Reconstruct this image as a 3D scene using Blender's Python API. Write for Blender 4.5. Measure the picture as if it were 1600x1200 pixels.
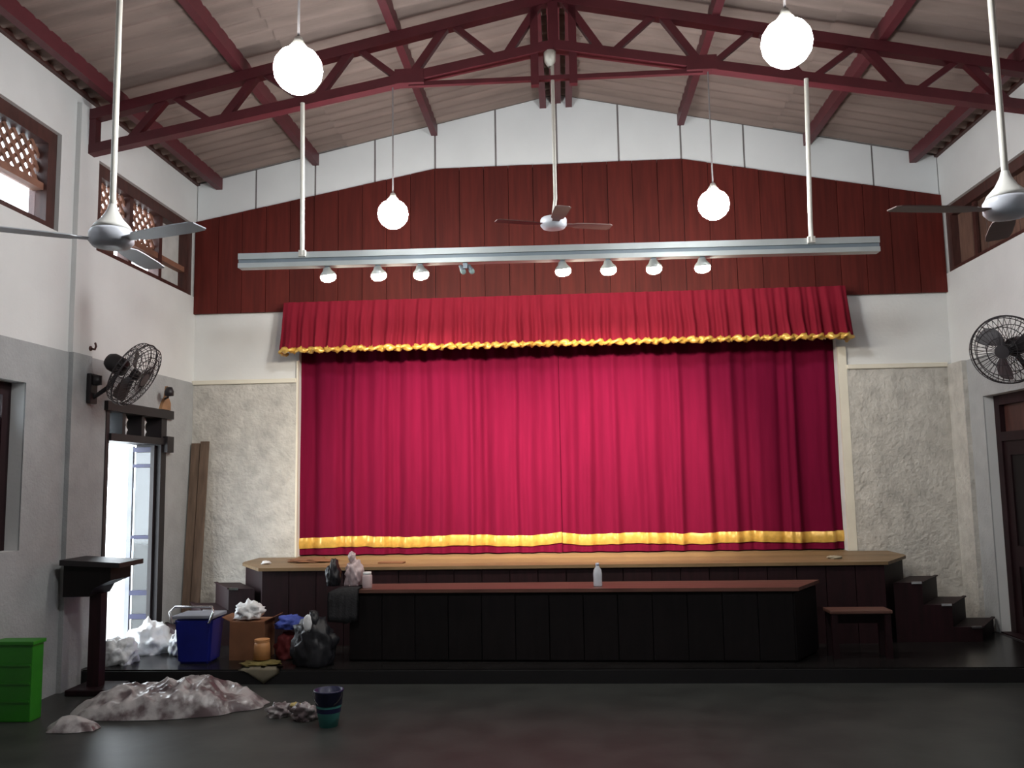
import bpy, bmesh, math, random
from mathutils import Vector, Matrix, noise
from math import sin, cos, pi, radians

random.seed(7)
S = bpy.context.scene
for o in list(bpy.data.objects):
    bpy.data.objects.remove(o)

# ------------------------------------------------------------------ camera
F, PITCH, YAW, ROLL, CX, CH = 1343.6, .1085, .0626, -.0171, .037, 1.72
fw = Vector((-sin(YAW)*cos(PITCH), cos(YAW)*cos(PITCH), sin(PITCH)))
rt0 = Vector((cos(YAW), sin(YAW), 0)); up0 = rt0.cross(fw)
rt = cos(ROLL)*rt0 + sin(ROLL)*up0
up = -sin(ROLL)*rt0 + cos(ROLL)*up0
cam = bpy.data.cameras.new('camera'); camo = bpy.data.objects.new('camera', cam)
S.collection.objects.link(camo)
cam.sensor_fit = 'HORIZONTAL'; cam.sensor_width = 36; cam.lens = F*36/1600
camo.matrix_world = Matrix(((rt.x, up.x, -fw.x, CX), (rt.y, up.y, -fw.y, 0), (rt.z, up.z, -fw.z, CH), (0, 0, 0, 1)))
S.camera = camo

# ------------------------------------------------------------------ world, exposure
SKY = 9.0            # overcast daylight seen through the openings
GLOBE = 150.0        # emission of the glass globe lamps
SPOT = 290.0          # watts of each stage spot
w = bpy.data.worlds.new('overcast_sky'); S.world = w; w.use_nodes = True
bg = w.node_tree.nodes['Background']
bg.inputs['Color'].default_value = (.86, .94, 1, 1); bg.inputs['Strength'].default_value = SKY
S.view_settings.view_transform = 'Standard'; S.view_settings.look = 'None'
S.view_settings.gamma = 1; S.view_settings.use_curve_mapping = False
S.view_settings.exposure = 0.0

# ------------------------------------------------------------------ materials
def mat(name, col, rough=.6, metal=0., var=.15, scale=6., bump=0., bscale=60., vec=(1, 1, 1), rnd=0., emit=0., spec=.5, trans=0., col2=None, sheen=0., coord='Object', alpha=1., tight=.2):
    m = bpy.data.materials.new(name); m.use_nodes = True
    nt = m.node_tree; N = nt.nodes; L = nt.links
    b = N['Principled BSDF']
    b.inputs['Roughness'].default_value = rough; b.inputs['Metallic'].default_value = metal
    b.inputs['Specular IOR Level'].default_value = spec
    b.inputs['Transmission Weight'].default_value = trans
    b.inputs['Alpha'].default_value = alpha
    if sheen: b.inputs['Sheen Weight'].default_value = sheen
    tc = N.new('ShaderNodeTexCoord'); mp = N.new('ShaderNodeMapping'); mp.inputs['Scale'].default_value = vec
    L.new(tc.outputs[coord], mp.inputs['Vector'])
    nz = N.new('ShaderNodeTexNoise'); nz.inputs['Scale'].default_value = scale; nz.inputs['Detail'].default_value = 5
    L.new(mp.outputs['Vector'], nz.inputs['Vector'])
    rp = N.new('ShaderNodeValToRGB')
    c2 = col2 or tuple(c*(1-var) for c in col); c1 = tuple(min(1, c*(1+var)) for c in col) if col2 is None else col
    rp.color_ramp.elements[0].position = .5-tight; rp.color_ramp.elements[1].position = .5+tight
    rp.color_ramp.elements[0].color = (*c2, 1); rp.color_ramp.elements[1].color = (*c1, 1)
    L.new(nz.outputs['Fac'], rp.inputs['Fac'])
    out = rp.outputs['Color']
    if rnd:
        oi = N.new('ShaderNodeObjectInfo'); mr = N.new('ShaderNodeMapRange')
        mr.inputs['To Min'].default_value = 1-rnd; mr.inputs['To Max'].default_value = 1+rnd
        L.new(oi.outputs['Random'], mr.inputs['Value'])
        hs = N.new('ShaderNodeHueSaturation'); L.new(mr.outputs['Result'], hs.inputs['Value']); L.new(out, hs.inputs['Color'])
        out = hs.outputs['Color']
    L.new(out, b.inputs['Base Color'])
    if bump:
        n2 = N.new('ShaderNodeTexNoise'); n2.inputs['Scale'].default_value = bscale; n2.inputs['Detail'].default_value = 6
        L.new(mp.outputs['Vector'], n2.inputs['Vector'])
        bp = N.new('ShaderNodeBump'); bp.inputs['Strength'].default_value = bump; bp.inputs['Distance'].default_value = .02
        L.new(n2.outputs['Fac'], bp.inputs['Height']); L.new(bp.outputs['Normal'], b.inputs['Normal'])
    if emit:
        b.inputs['Emission Color'].default_value = (*col, 1); b.inputs['Emission Strength'].default_value = emit
    return m

M = {}
M['white'] = mat('painted_plaster', (.68, .685, .68), .8, var=.04, scale=2, bump=.1, bscale=30)
M['gable'] = mat('white_gable_board', (.73, .75, .76), .6, var=.03, scale=2)
M['rough'] = mat('rough_grey_plaster', (.50, .48, .445), .9, var=.16, scale=7, bump=.9, bscale=22)
M['grey'] = mat('grey_painted_plaster', (.37, .38, .385), .85, var=.09, scale=5, bump=.35, bscale=40)
M['cream'] = mat('cream_trim', (.70, .66, .56), .6, var=.04)
M['floor'] = mat('polished_cement', (.040, .042, .039), .42, spec=.22, var=.25, scale=3, bump=.04, bscale=12)
M['dais'] = mat('dark_polished_floor', (.013, .012, .012), .25, spec=.35, var=.25, scale=4)
M['riser'] = mat('black_riser_paint', (.006, .005, .006), .6)
M['sheet'] = mat('fibre_cement_sheet', (.215, .16, .138), .85, var=.2, scale=3, vec=(.4, 3, 1), bump=.15, rnd=.06, coord='Generated')
M['steel_red'] = mat('maroon_painted_steel', (.085, .012, .018), .5, var=.15)
M['plank'] = mat('stained_red_wood', (.085, .012, .009), .65, var=.22, scale=3.5, vec=(7, 7, .5), rnd=.16, spec=.2)
M['frame'] = mat('dark_brown_wood', (.060, .020, .016), .5, var=.3, scale=5, vec=(4, 4, 1))
M['framelight'] = mat('brown_wood_lattice', (.22, .10, .065), .6, var=.3, scale=5)
M['shutter'] = mat('brown_shutter_board', (.14, .075, .055), .6, var=.25, scale=4, vec=(6, 6, 1), rnd=.2)
M['black'] = mat('black_brown_frame', (.012, .009, .011), .5, var=.2)
M['maroon'] = mat('maroon_varnished_wood', (.015, .0035, .0055), .6, spec=.3, var=.35, scale=4, vec=(6, 6, .8), rnd=.2)
M['darkwood'] = mat('near_black_wood', (.006, .004, .0045), .6, spec=.25, var=.3, scale=4, vec=(6, 6, .8), rnd=.2)
M['top'] = mat('worn_brown_wood_top', (.13, .060, .045), .4, var=.25, scale=5, vec=(.8, 7, 7), rnd=.1)
M['stage'] = mat('pale_stage_boards', (.20, .13, .065), .5, var=.2, scale=4, vec=(.7, 8, 8), rnd=.1)
M['curtain'] = mat('crimson_velvet', (.125, .0035, .024), .9, var=.10, scale=3, vec=(6, 6, .6), spec=.08)
M['valance'] = mat('red_velvet', (.18, .009, .022), .85, var=.12, scale=3, vec=(6, 6, .6), spec=.12)
M['gold'] = mat('gold_satin', (.66, .40, .085), .28, metal=.25, var=.15, scale=20, spec=.6)
M['fan_white'] = mat('white_enamel', (.72, .71, .67), .35, var=.04)
M['fan_grey'] = mat('grey_enamel', (.60, .62, .68), .35, var=.05)
M['fan_dark'] = mat('brown_grey_blade', (.20, .13, .12), .45, var=.1)
M['galv'] = mat('grey_painted_steel', (.52, .56, .56), .35, metal=.3, var=.1, scale=3)
M['galv2'] = mat('blue_grey_steel', (.24, .29, .33), .4, metal=.3, var=.1, scale=3)
M['rod'] = mat('cream_steel_rod', (.62, .60, .54), .45, var=.05)
M['cord'] = mat('grey_flex', (.20, .18, .18), .6)
M['globe'] = mat('glowing_opal_glass', (.98, 1, 1.0), .3, var=0, emit=GLOBE)
M['lampface'] = mat('glowing_reflector_lamp', (1, .92, .76), .3, var=0, emit=40)
M['lampoff'] = mat('unlit_lamp_glass', (.45, .62, .62), .15, var=.05)
M['iron'] = mat('black_iron', (.012, .009, .011), .5, var=.1)
M['wire'] = mat('dark_wire', (.05, .045, .05), .4, metal=.5)
M['fanblade'] = mat('dark_grey_fan_blade', (.05, .045, .05), .5)
M['ornament'] = mat('tan_wood', (.30, .16, .08), .6, var=.2)
M['board'] = mat('weathered_board', (.13, .085, .06), .8, var=.25, scale=5, vec=(5, 5, .6))
M['glass'] = mat('window_glass', (.92, .97, 1), .03, var=0, trans=1, spec=.3)
M['dusty'] = mat('dusty_glass', (.34, .32, .30), .4, var=.2, alpha=.9)
M['chrome'] = mat('bright_nosing', (.7, .7, .72), .2, metal=1, var=.05)
M['plastic'] = mat('white_plastic_sack', (.80, .82, .84), .5, var=.06, scale=5, bump=.4, bscale=14)
M['sheetp'] = mat('grey_polythene', (.46, .43, .43), .28, tight=.07, var=.25, scale=6, bump=.4, bscale=10, col2=(.13, .095, .10))
M['clearbag'] = mat('translucent_polythene', (.62, .50, .52), .3, var=.1, alpha=.8)
M['green'] = mat('green_plastic', (.022, .20, .010), .45, var=.15, scale=4)
M['blue'] = mat('blue_plastic', (.009, .015, .22), .4, var=.15)
M['bluebag'] = mat('blue_fabric', (.045, .075, .36), .7, var=.2, bump=.3)
M['navy'] = mat('navy_plastic', (.010, .012, .055), .4)
M['teal'] = mat('teal_plastic', (.07, .30, .27), .4, var=.1)
M['lid'] = mat('grey_plastic_lid', (.22, .23, .27), .4)
M['card'] = mat('brown_cardboard', (.20, .085, .04), .85, var=.15)
M['redcloth'] = mat('dark_red_cloth', (.12, .010, .012), .8, var=.2)
M['tan'] = mat('orange_tan_plastic', (.55, .26, .10), .5, var=.1)
M['olive'] = mat('olive_cloth', (.20, .16, .05), .85, var=.2, bump=.3)
M['paper'] = mat('cream_paper', (.33, .29, .21), .8, var=.1)
M['sack'] = mat('black_sack', (.012, .012, .016), .45, var=.3, bump=.4, bscale=12)
M['greycloth'] = mat('dark_grey_cloth', (.05, .05, .055), .85, var=.2, bump=.3)
M['water'] = mat('clear_bottle_plastic', (.75, .80, .88), .12, var=.03, alpha=.65)
M['bottlecap'] = mat('blue_white_cap', (.55, .6, .75), .4)
M['wrap'] = mat('yellow_wrapper', (.42, .33, .12), .6)
M['concrete'] = mat('pale_concrete', (.55, .54, .52), .9, var=.1)
M['brass'] = mat('brass', (.5, .33, .15), .3, metal=1)

# ------------------------------------------------------------------ helpers
def link(o): S.collection.objects.link(o); return o
def wpos(o):
    v = Vector(o.location)
    while o.parent: o = o.parent; v += Vector(o.location)
    return v
def obj(name, bm, m, parent=None, local=False, smooth=False, label=None, kind=None):
    if parent is not None and not local:
        bmesh.ops.translate(bm, vec=-wpos(parent), verts=bm.verts)
    me = bpy.data.meshes.new(name)
    bmesh.ops.recalc_face_normals(bm, faces=bm.faces)
    bm.to_mesh(me); bm.free()
    for x in (m if isinstance(m, (list, tuple)) else [m]): me.materials.append(x)
    if smooth:
        for p in me.polygons: p.use_smooth = True
    o = link(bpy.data.objects.new(name, me))
    if parent is not None: o.parent = parent
    if label: o['label'] = label
    if kind: o['kind'] = kind
    return o
def tag(o, label, cat, group=None):
    o['label'] = label; o['category'] = cat
    if group: o['group'] = group
    return o
def thing(name, label, cat, loc=(0, 0, 0), group=None):
    o = link(bpy.data.objects.new(name, None)); o.location = loc; o.empty_display_size = .1
    return tag(o, label, cat, group)
def struct(name, bm, m, smooth=False):
    return obj(name, bm, m, kind='structure', smooth=smooth)
def copy_tree(o, parent=None):
    c = o.copy(); link(c)
    if parent is not None: c.parent = parent
    for ch in list(o.children): copy_tree(ch, c)
    return c
def piece(name, me, parent, loc=(0, 0, 0), rot=(0, 0, 0), scale=(1, 1, 1)):
    o = link(bpy.data.objects.new(name, me)); o.parent = parent; o.location = loc; o.rotation_euler = rot; o.scale = scale
    return o

def B(): return bmesh.new()
def box(bm, x0, x1, y0, y1, z0, z1, bev=0.):
    vs = [bm.verts.new((x, y, z)) for z in (z0, z1) for y in (y0, y1) for x in (x0, x1)]
    fs = [bm.faces.new([vs[i] for i in f]) for f in ((0, 1, 3, 2), (4, 6, 7, 5), (0, 4, 5, 1), (2, 3, 7, 6), (0, 2, 6, 4), (1, 5, 7, 3))]
    if bev:
        es = list({e for f in fs for e in f.edges})
        bmesh.ops.bevel(bm, geom=es, offset=bev, segments=2, affect='EDGES', profile=.6)
    return bm
def prism(bm, pts, z0, z1):
    a = [bm.verts.new((x, y, z0)) for x, y in pts]; b = [bm.verts.new((x, y, z1)) for x, y in pts]
    n = len(pts); bm.faces.new(a[::-1]); bm.faces.new(b)
    for i in range(n): bm.faces.new((a[i], a[(i+1) % n], b[(i+1) % n], b[i]))
    return bm
def prism_y(bm, pts, y0, y1):          # polygon in xz
    a = [bm.verts.new((x, y0, z)) for x, z in pts]; b = [bm.verts.new((x, y1, z)) for x, z in pts]
    n = len(pts); bm.faces.new(a); bm.faces.new(b[::-1])
    for i in range(n): bm.faces.new((a[i], b[i], b[(i+1) % n], a[(i+1) % n]))
    return bm
def prism_x(bm, pts, x0, x1):          # polygon in yz
    a = [bm.verts.new((x0, y, z)) for y, z in pts]; b = [bm.verts.new((x1, y, z)) for y, z in pts]
    n = len(pts); bm.faces.new(a); bm.faces.new(b[::-1])
    for i in range(n): bm.faces.new((a[i], b[i], b[(i+1) % n], a[(i+1) % n]))
    return bm
def bar(bm, p, q, wa, wb=None, upv=(0, 0, 1)):   # rectangular bar from p to q
    wb = wb or wa; p, q = Vector(p), Vector(q); d = (q-p).normalized()
    s = d.cross(Vector(upv))
    if s.length < 1e-4: s = d.cross(Vector((1, 0, 0)))
    s.normalize(); u = s.cross(d)
    vs = [bm.verts.new(c+s*sx*wa/2+u*su*wb/2) for c in (p, q) for sx, su in ((-1, -1), (1, -1), (1, 1), (-1, 1))]
    for f in ((3, 2, 1, 0), (4, 5, 6, 7), (0, 1, 5, 4), (1, 2, 6, 5), (2, 3, 7, 6), (3, 0, 4, 7)): bm.faces.new([vs[i] for i in f])
    return bm
def tube(bm, pts, r, n=8, closed=False):
    pts = [Vector(p) for p in pts]; rings = []; m = len(pts)
    rr = r if isinstance(r, (list, tuple)) else [r]*m
    prev = None
    for i, p in enumerate(pts):
        if closed: d = (pts[(i+1) % m]-pts[i-1]).normalized()
        else: d = (pts[min(i+1, m-1)]-pts[max(i-1, 0)]).normalized()
        if prev is None:
            s = d.cross(Vector((0, 0, 1)))
            if s.length < 1e-3: s = d.cross(Vector((1, 0, 0)))
        else: s = prev-d*prev.dot(d)
        s.normalize(); prev = s; u = d.cross(s)
        rings.append([bm.verts.new(p+rr[i]*(cos(2*pi*k/n)*s+sin(2*pi*k/n)*u)) for k in range(n)])
    for i in range(m if closed else m-1):
        a, b = rings[i], rings[(i+1) % m]
        for k in range(n): bm.faces.new((a[k], a[(k+1) % n], b[(k+1) % n], b[k]))
    if not closed: bm.faces.new(rings[0][::-1]); bm.faces.new(rings[-1])
    return bm
def lathe(bm, prof, n=20, mtx=None):     # profile of (r, z)
    rings = []
    for r, z in prof:
        if r < 1e-5: rings.append([bm.verts.new((0, 0, z))])
        else: rings.append([bm.verts.new((r*cos(2*pi*k/n), r*sin(2*pi*k/n), z)) for k in range(n)])
    new = [v for g in rings for v in g]
    for a, b in zip(rings, rings[1:]):
        for k in range(n):
            k2 = (k+1) % n
            if len(a) == 1 and len(b) == 1: continue
            if len(a) == 1: bm.faces.new((a[0], b[k], b[k2]))
            elif len(b) == 1: bm.faces.new((a[k], a[k2], b[0]))
            else: bm.faces.new((a[k], a[k2], b[k2], b[k]))
    if mtx is not None: bmesh.ops.transform(bm, matrix=mtx, verts=new)
    return bm
def lump(bm, c, r, seed=0, amp=.25, freq=2.2, sub=4, flat=True, ridge=.0):
    t = bmesh.ops.create_icosphere(bm, subdivisions=sub, radius=1)
    c = Vector(c); off = Vector((seed*3.1, seed*1.7, seed*.9))
    for v in t['verts']:
        n = v.co.normalized()
        d = 1+amp*noise.fractal(n*freq+off, 1, 2, 4)+ridge*(abs(noise.noise(n*freq*2.3+off))-.25)
        p = Vector((n.x*r[0], n.y*r[1], n.z*r[2]))*d
        if flat and p.z < -r[2]*.55: p.z = -r[2]*.55
        v.co = c+p+Vector((0, 0, r[2]*.55 if flat else 0))
    return bm
def orient(p, zdir, ydir=(0, 0, 1)):
    z = Vector(zdir).normalized(); x = Vector(ydir).cross(z)
    if x.length < 1e-4: x = Vector((1, 0, 0))
    x.normalize(); y = z.cross(x)
    m = Matrix((x, y, z)).transposed().to_4x4(); m.translation = Vector(p); return m

# ------------------------------------------------------------------ room dimensions
W, D, ZE, ZR = 4.27, 9.66, 5.23, 6.15
YB = -5.0                               # rear end of the hall, behind the camera
SL = (ZR-ZE)/W
ZD = 2.87                               # top of the grey lower wall
ZS, PZ, PF = .875, .12, 7.43            # stage height, dais height, dais front
def roof(x): return ZR-SL*abs(x)

def wall_cells(bm, axis, a0, a1, u0, u1, z0, z1, holes):
    """wall slab between a0..a1 on its thin axis, with rectangular holes (u0,u1,z0,z1)"""
    us = sorted({u0, u1, *[min(max(h[i], u0), u1) for h in holes for i in (0, 1)]}); zs = sorted({z0, z1, *[min(max(h[i], z0), z1) for h in holes for i in (2, 3)]})
    def full(i, j):
        if i < 0 or j < 0 or i >= len(us)-1 or j >= len(zs)-1: return False
        u, z = (us[i]+us[i+1])/2, (zs[j]+zs[j+1])/2
        return not any(h[0] < u < h[1] and h[2] < z < h[3] for h in holes)
    P = (lambda a, u, z: (a, u, z)) if axis == 'x' else (lambda a, u, z: (u, a, z))
    def q(*c): bm.faces.new([bm.verts.new(P(*k)) for k in c])
    for i in range(len(us)-1):
        for j in range(len(zs)-1):
            if not full(i, j): continue
            ua, ub, za, zb = us[i], us[i+1], zs[j], zs[j+1]
            for a in (a0, a1): q((a, ua, za), (a, ub, za), (a, ub, zb), (a, ua, zb))
            if not full(i-1, j): q((a0, ua, za), (a1, ua, za), (a1, ua, zb), (a0, ua, zb))
            if not full(i+1, j): q((a0, ub, za), (a1, ub, za), (a1, ub, zb), (a0, ub, zb))
            if not full(i, j-1): q((a0, ua, za), (a1, ua, za), (a1, ub, za), (a0, ub, za))
            if not full(i, j+1): q((a0, ua, zb), (a1, ua, zb), (a1, ub, zb), (a0, ub, zb))
    bmesh.ops.remove_doubles(bm, verts=bm.verts, dist=1e-5)
    return bm

# ------------------------------------------------------------------ floor, dais, ground outside
bm = B(); box(bm, -W-.25, W+.25, YB-.25, D+1.4, -.2, 0); struct('floor', bm, M['floor'])
bm = B(); box(bm, -14, -W-.26, -8, 16, -.3, -.05); struct('ground_outside', bm, M['concrete'])
dais = thing('low_dais', 'long low black-edged platform across the hall in front of the stage', 'platform', (0, PF, 0))
bm = B(); box(bm, -W+.058, W-.064, PF+.02, D-.045, 0, PZ, 0); obj('platform_floor', bm, M['dais'], dais)
bm = B(); box(bm, -W+.058, W-.064, PF, PF+.02, 0, PZ-.012); obj('riser', bm, M['riser'], dais)

bm = B(); box(bm, -W+.0125, -W+.057, PF, D-.05, 0, PZ-.003); struct('baseboard_left', bm, M['black'])
bm = B(); box(bm, W-.063, W-.0125, PF, D-.05, 0, PZ-.003); struct('baseboard_right', bm, M['black'])

# ------------------------------------------------------------------ left wall
bays = [(7.52, 9.62), (4.72, 6.92), (1.85, 4.05), (-1.0, 1.2), (-3.9, -1.7)]
DL = (7.76, 8.98, PZ, 2.47)             # left doorway
WL = (4.75, 6.56, 1.22, 2.54)           # lower window, left
ZW0, ZW1 = 3.88, 4.74
holesL = [(a, b, ZW0, ZW1) for a, b in bays]+[DL, WL]
bm = B(); wall_cells(bm, 'x', -W-.25, -W, YB, D+.3, 0, ZE+.03, holesL)
wl = struct('wall_left', bm, M['white'])
bm = B(); wall_cells(bm, 'x', -W, -W+.012, YB, D, 0, ZD, [DL, WL]); obj('lower_wall', bm, M['grey'], wl)
bm = B(); box(bm, -W, -W+.045, 7.13, 7.43, 0, ZE-.1); obj('pilaster', bm, M['white'], wl)
bm = B(); box(bm, -W+.001, -W+.055, 7.128, 7.425, 0, ZD); obj('pilaster_base', bm, M['grey'], wl)

# right wall
DR = (7.35, 8.98, PZ, 2.46)
WR = (4.75, 6.56, 1.22, 2.54)
holesR = [(a, b, ZW0, ZW1-.12) for a, b in bays]+[DR, WR]
bm = B(); wall_cells(bm, 'x', W, W+.25, YB, D+.3, 0, ZE+.03, holesR)
wr = struct('wall_right', bm, M['white'])
bm = B(); wall_cells(bm, 'x', W-.012, W, YB, D, 0, ZD, [DR, WR]); obj('lower_wall', bm, M['grey'], wr)
bm = B(); box(bm, W-.06, W, 9.28, D, PZ, ZD); obj('pilaster_base', bm, M['rough'], wr)
bm = B(); box(bm, W-.045, W, 7.13, 7.43, ZD, ZE-.1); obj('pilaster', bm, M['white'], wr)

# rear wall behind the camera
bm = B(); prism_y(bm, [(-W-.25, 0), (W+.25, 0), (W+.25, roof(W+.25)), (0, ZR), (-W-.25, roof(W+.25))], YB-.25, YB); struct('wall_rear', bm, M['white'])

# back wall with the proscenium opening
OX0, OX1, OZ1 = -3.025, 3.045, 3.66
bm = B(); wall_cells(bm, 'y', D, D+.3, -W, W, 0, 4.6, [(OX0, OX1, ZS-.02, OZ1)])
prism_y(bm, [(-W, 4.6), (W, 4.6), (W, ZE+.05), (0, ZR+.05), (-W, ZE+.05)], D, D+.3)
wb = struct('wall_back', bm, M['white'])
bm = B()
box(bm, -W, W, D+1.2, D+1.4, 0, ZE); box(bm, OX0-.3, OX0-.2, D+.3, D+1.2, 0, 4.2); box(bm, OX1+.2, OX1+.3, D+.3, D+1.2, 0, 4.2); box(bm, -W, W, D+.3, D+1.2, 4.2, 4.3)
struct('wall_backstage', bm, M['black'])
bm = B(); box(bm, OX0+.005, OX1-.005, D+.001, D+1.19, ZS-.018, ZS-.002); struct('floor_backstage', bm, M['stage'])
for x0, x1 in ((-W, OX0-.02), (OX1+.09, W-.06)):
    bm = B()
    nx, nz = 26, 50                      # hand-thrown plaster: real relief
    vv = [[bm.verts.new((x0+(x1-x0)*i/nx, D-.03-(.010*noise.noise(Vector((x0+(x1-x0)*i/nx, 0, j*.04))*9) if 0 < i < nx and 0 < j < nz else 0), .0+ZD*j/nz)) for j in range(nz+1)] for i in range(nx+1)]
    for i in range(nx):
        for j in range(nz): bm.faces.new((vv[i][j], vv[i+1][j], vv[i+1][j+1], vv[i][j+1]))
    obj('rough_plaster', bm, M['rough'], wb, smooth=True)
    bm = B(); box(bm, x0, x1, D-.055, D, ZD-.025, ZD+.025, .008); obj('ledge_trim', bm, M['cream'], wb)
for x0, x1 in ((OX0-.02, OX0), (OX1, OX1+.09)):
    bm = B(); box(bm, x0, x1, D-.035, D, ZS, 3.1); obj('opening_edge', bm, M['cream'], wb)

# white gable boards with open joints
def ptop(x):
    x = abs(x); return 5.312 if x < 1.417 else 5.312-(x-1.417)*(5.312-4.775)/(W-1.417)
PB = 3.675
step = .7117
edges = sorted({-W, W, *[k*step for k in range(-5, 6)]})
bm = B(); prism_y(bm, [(-W, 4.78), (-1.42, 5.30), (1.42, 5.30), (W, 4.78), (W, ZE+.03), (0, ZR+.03), (-W, ZE+.03)], D-.008, D); obj('joint_backing', bm, M['cord'], wb)
for a, b in zip(edges, edges[1:]):
    a2, b2 = a+.011, b-.011
    pts = [(a2, ptop(a2)-.02), (b2, ptop(b2)-.02), (b2, roof(b2)+.008), (a2, roof(a2)+.008)]
    bm = B(); prism_y(bm, pts, D-.022, D-.008); obj('gable_board', bm, M['gable'], wb)
# red stained planks
NPL = 30; pw = 2*W/NPL
for i in range(NPL):
    a, b = -W+i*pw+.003, -W+(i+1)*pw-.003
    cuts = [a]+[c for c in (-1.417, 1.417) if a < c < b]+[b]
    pts = [(a, PB), (b, PB)]+[(c, ptop(c)) for c in reversed(cuts)]
    dy = random.uniform(0, .006)
    bm = B(); prism_y(bm, pts, D-.05-dy, D-.022 if ptop(a) > 4.7 else D); obj('plank', bm, M['plank'], wb)
bm = B(); prism_y(bm, [(-W, PB+.01), (W, PB+.01), (W, 4.78), (1.42, 5.30), (-1.42, 5.30), (-W, 4.78)], D-.021, D-.009); obj('plank_backing', bm, M['black'], wb)

# ------------------------------------------------------------------ ceiling: sheets and purlins
bm = B()
for s in (-1, 1):
    prism_y(bm, [(0, ZR+.05), (s*(W+.5), ZR+.05-SL*(W+.5)), (s*(W+.5), ZR+.13-SL*(W+.5)), (0, ZR+.13)], YB-.3, D+1.5)
ceil = struct('ceiling', bm, M['cord'])
def sheet_mesh(name, length, wid=1.062):
    bm = B(); n = 48; cols = []
    for i in range(n+1):
        y = wid*i/n; z = .022*cos(2*pi*y/.177)
        cols.append((bm.verts.new((0, y, z)), bm.verts.new((length, y, z-SL*length))))
    for a, b in zip(cols, cols[1:]): bm.faces.new((a[0], a[1], b[1], b[0]))
    me = bpy.data.meshes.new(name); bmesh.ops.recalc_face_normals(bm, faces=bm.faces); bm.to_mesh(me); bm.free(); me.materials.append(M['sheet'])
    for p in me.polygons: p.use_smooth = True
    return me
smesh = sheet_mesh('roof_sheet', 2.45)
ny = int((D-YB)/1.062)+1
for k in range(ny):
    y = D-1.062*(k+1)
    for s in (-1, 1):
        for seg in (0, 1):
            x = .0 if seg == 0 else 2.2
            o = piece('roof_sheet', smesh, ceil, (s*x, y if s > 0 else y+1.062, ZR+.022-SL*x-(.012 if seg == 0 else 0)), (0, 0, 0 if s > 0 else pi))
for x in (-4.0, -2.84, -1.43, -.15, .15, 1.43, 2.84, 4.0):
    bm = B(); box(bm, x-.037, x+.037, YB, D-.01, roof(x)-.12, roof(x)+.02); obj('purlin', bm, M['steel_red'], ceil)
bm = B(); box(bm, -.06, .06, YB, D-.01, ZR-.10, ZR+.02); obj('ridge_beam', bm, M['steel_red'], ceil)

for s in (-1, 1):
    bm = B(); prism_y(bm, [(s*W, ZE-.012), (s*(W-.035), ZE-.005), (s*(W-.035), ZE+.035), (s*W, ZE+.03)], YB, D-.024); obj('eave_strip', bm, M['frame'], ceil)

# ------------------------------------------------------------------ roof trusses
def make_truss(y, label):
    t = thing('roof_truss', label, 'truss', (0, y, 4.7), 'maroon roof trusses')
    tz = lambda x: roof(x)-.17
    bz = lambda x: 5.53-.186*abs(x)
    for s in (-1, 1):
        bm = B(); bar(bm, (s*4.255, y, tz(4.255)), (0, y, tz(0)), .10, .095); obj('top_chord', bm, M['steel_red'], t)
        bm = B(); bar(bm, (s*4.255, y, bz(4.255)), (0, y, bz(0)), .10, .085); obj('bottom_chord', bm, M['steel_red'], t)
        bm = B(); bar(bm, (s*4.215, y, bz(4.2)-.035), (s*4.215, y, tz(4.2)+.05), .10, .09, (0, 1, 0)); obj('end_post', bm, M['steel_red'], t)
        bm = B(); bar(bm, (s*.17, y, bz(.17)-.33), (s*.17, y, tz(.17)), .07, .06, (0, 1, 0)); obj('hanger_post', bm, M['steel_red'], t)
        bn = [3.87, 3.01, 2.15, 1.29, .43]; tn = [3.52, 2.68, 1.81, .95, .10]
        for k in range(5):
            bm = B(); bar(bm, (s*bn[k], y, bz(bn[k])), (s*tn[k], y, tz(tn[k])), .068, .06, (0, 1, 0)); obj('web_bar', bm, M['steel_red'], t)
            if k < 4:
                x1 = bn[k+1]+.08
                bm = B(); bar(bm, (s*(tn[k]-.05), y, tz(tn[k])), (s*x1, y, bz(x1)), .052, .05, (0, 1, 0)); obj('web_bar', bm, M['steel_red'], t)
        bm = B(); box(bm, s*1.29-.13, s*1.29+.13, y-.055, y+.055, bz(1.29)-.06, bz(1.29)+.07); obj('gusset_plate', bm, M['steel_red'], t)
    bm = B(); bar(bm, (0, y, bz(0)-.03), (0, y, tz(0)), .09, .09, (0, 1, 0)); obj('king_post', bm, M['steel_red'], t)
    bm = B(); bar(bm, (-1.3, y, 5.235), (1.3, y, 5.235), .04, .04); obj('tie_bar', bm, M['steel_red'], t)
    return t
T1, T2 = 7.30, 4.45
tr = make_truss(T1, 'maroon steel lattice truss spanning the hall above the light bar')
tr2 = copy_tree(tr); tr2.location.y = T2
tr2['label'] = 'maroon steel truss nearer the viewer, carrying the two larger ceiling fans'

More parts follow.
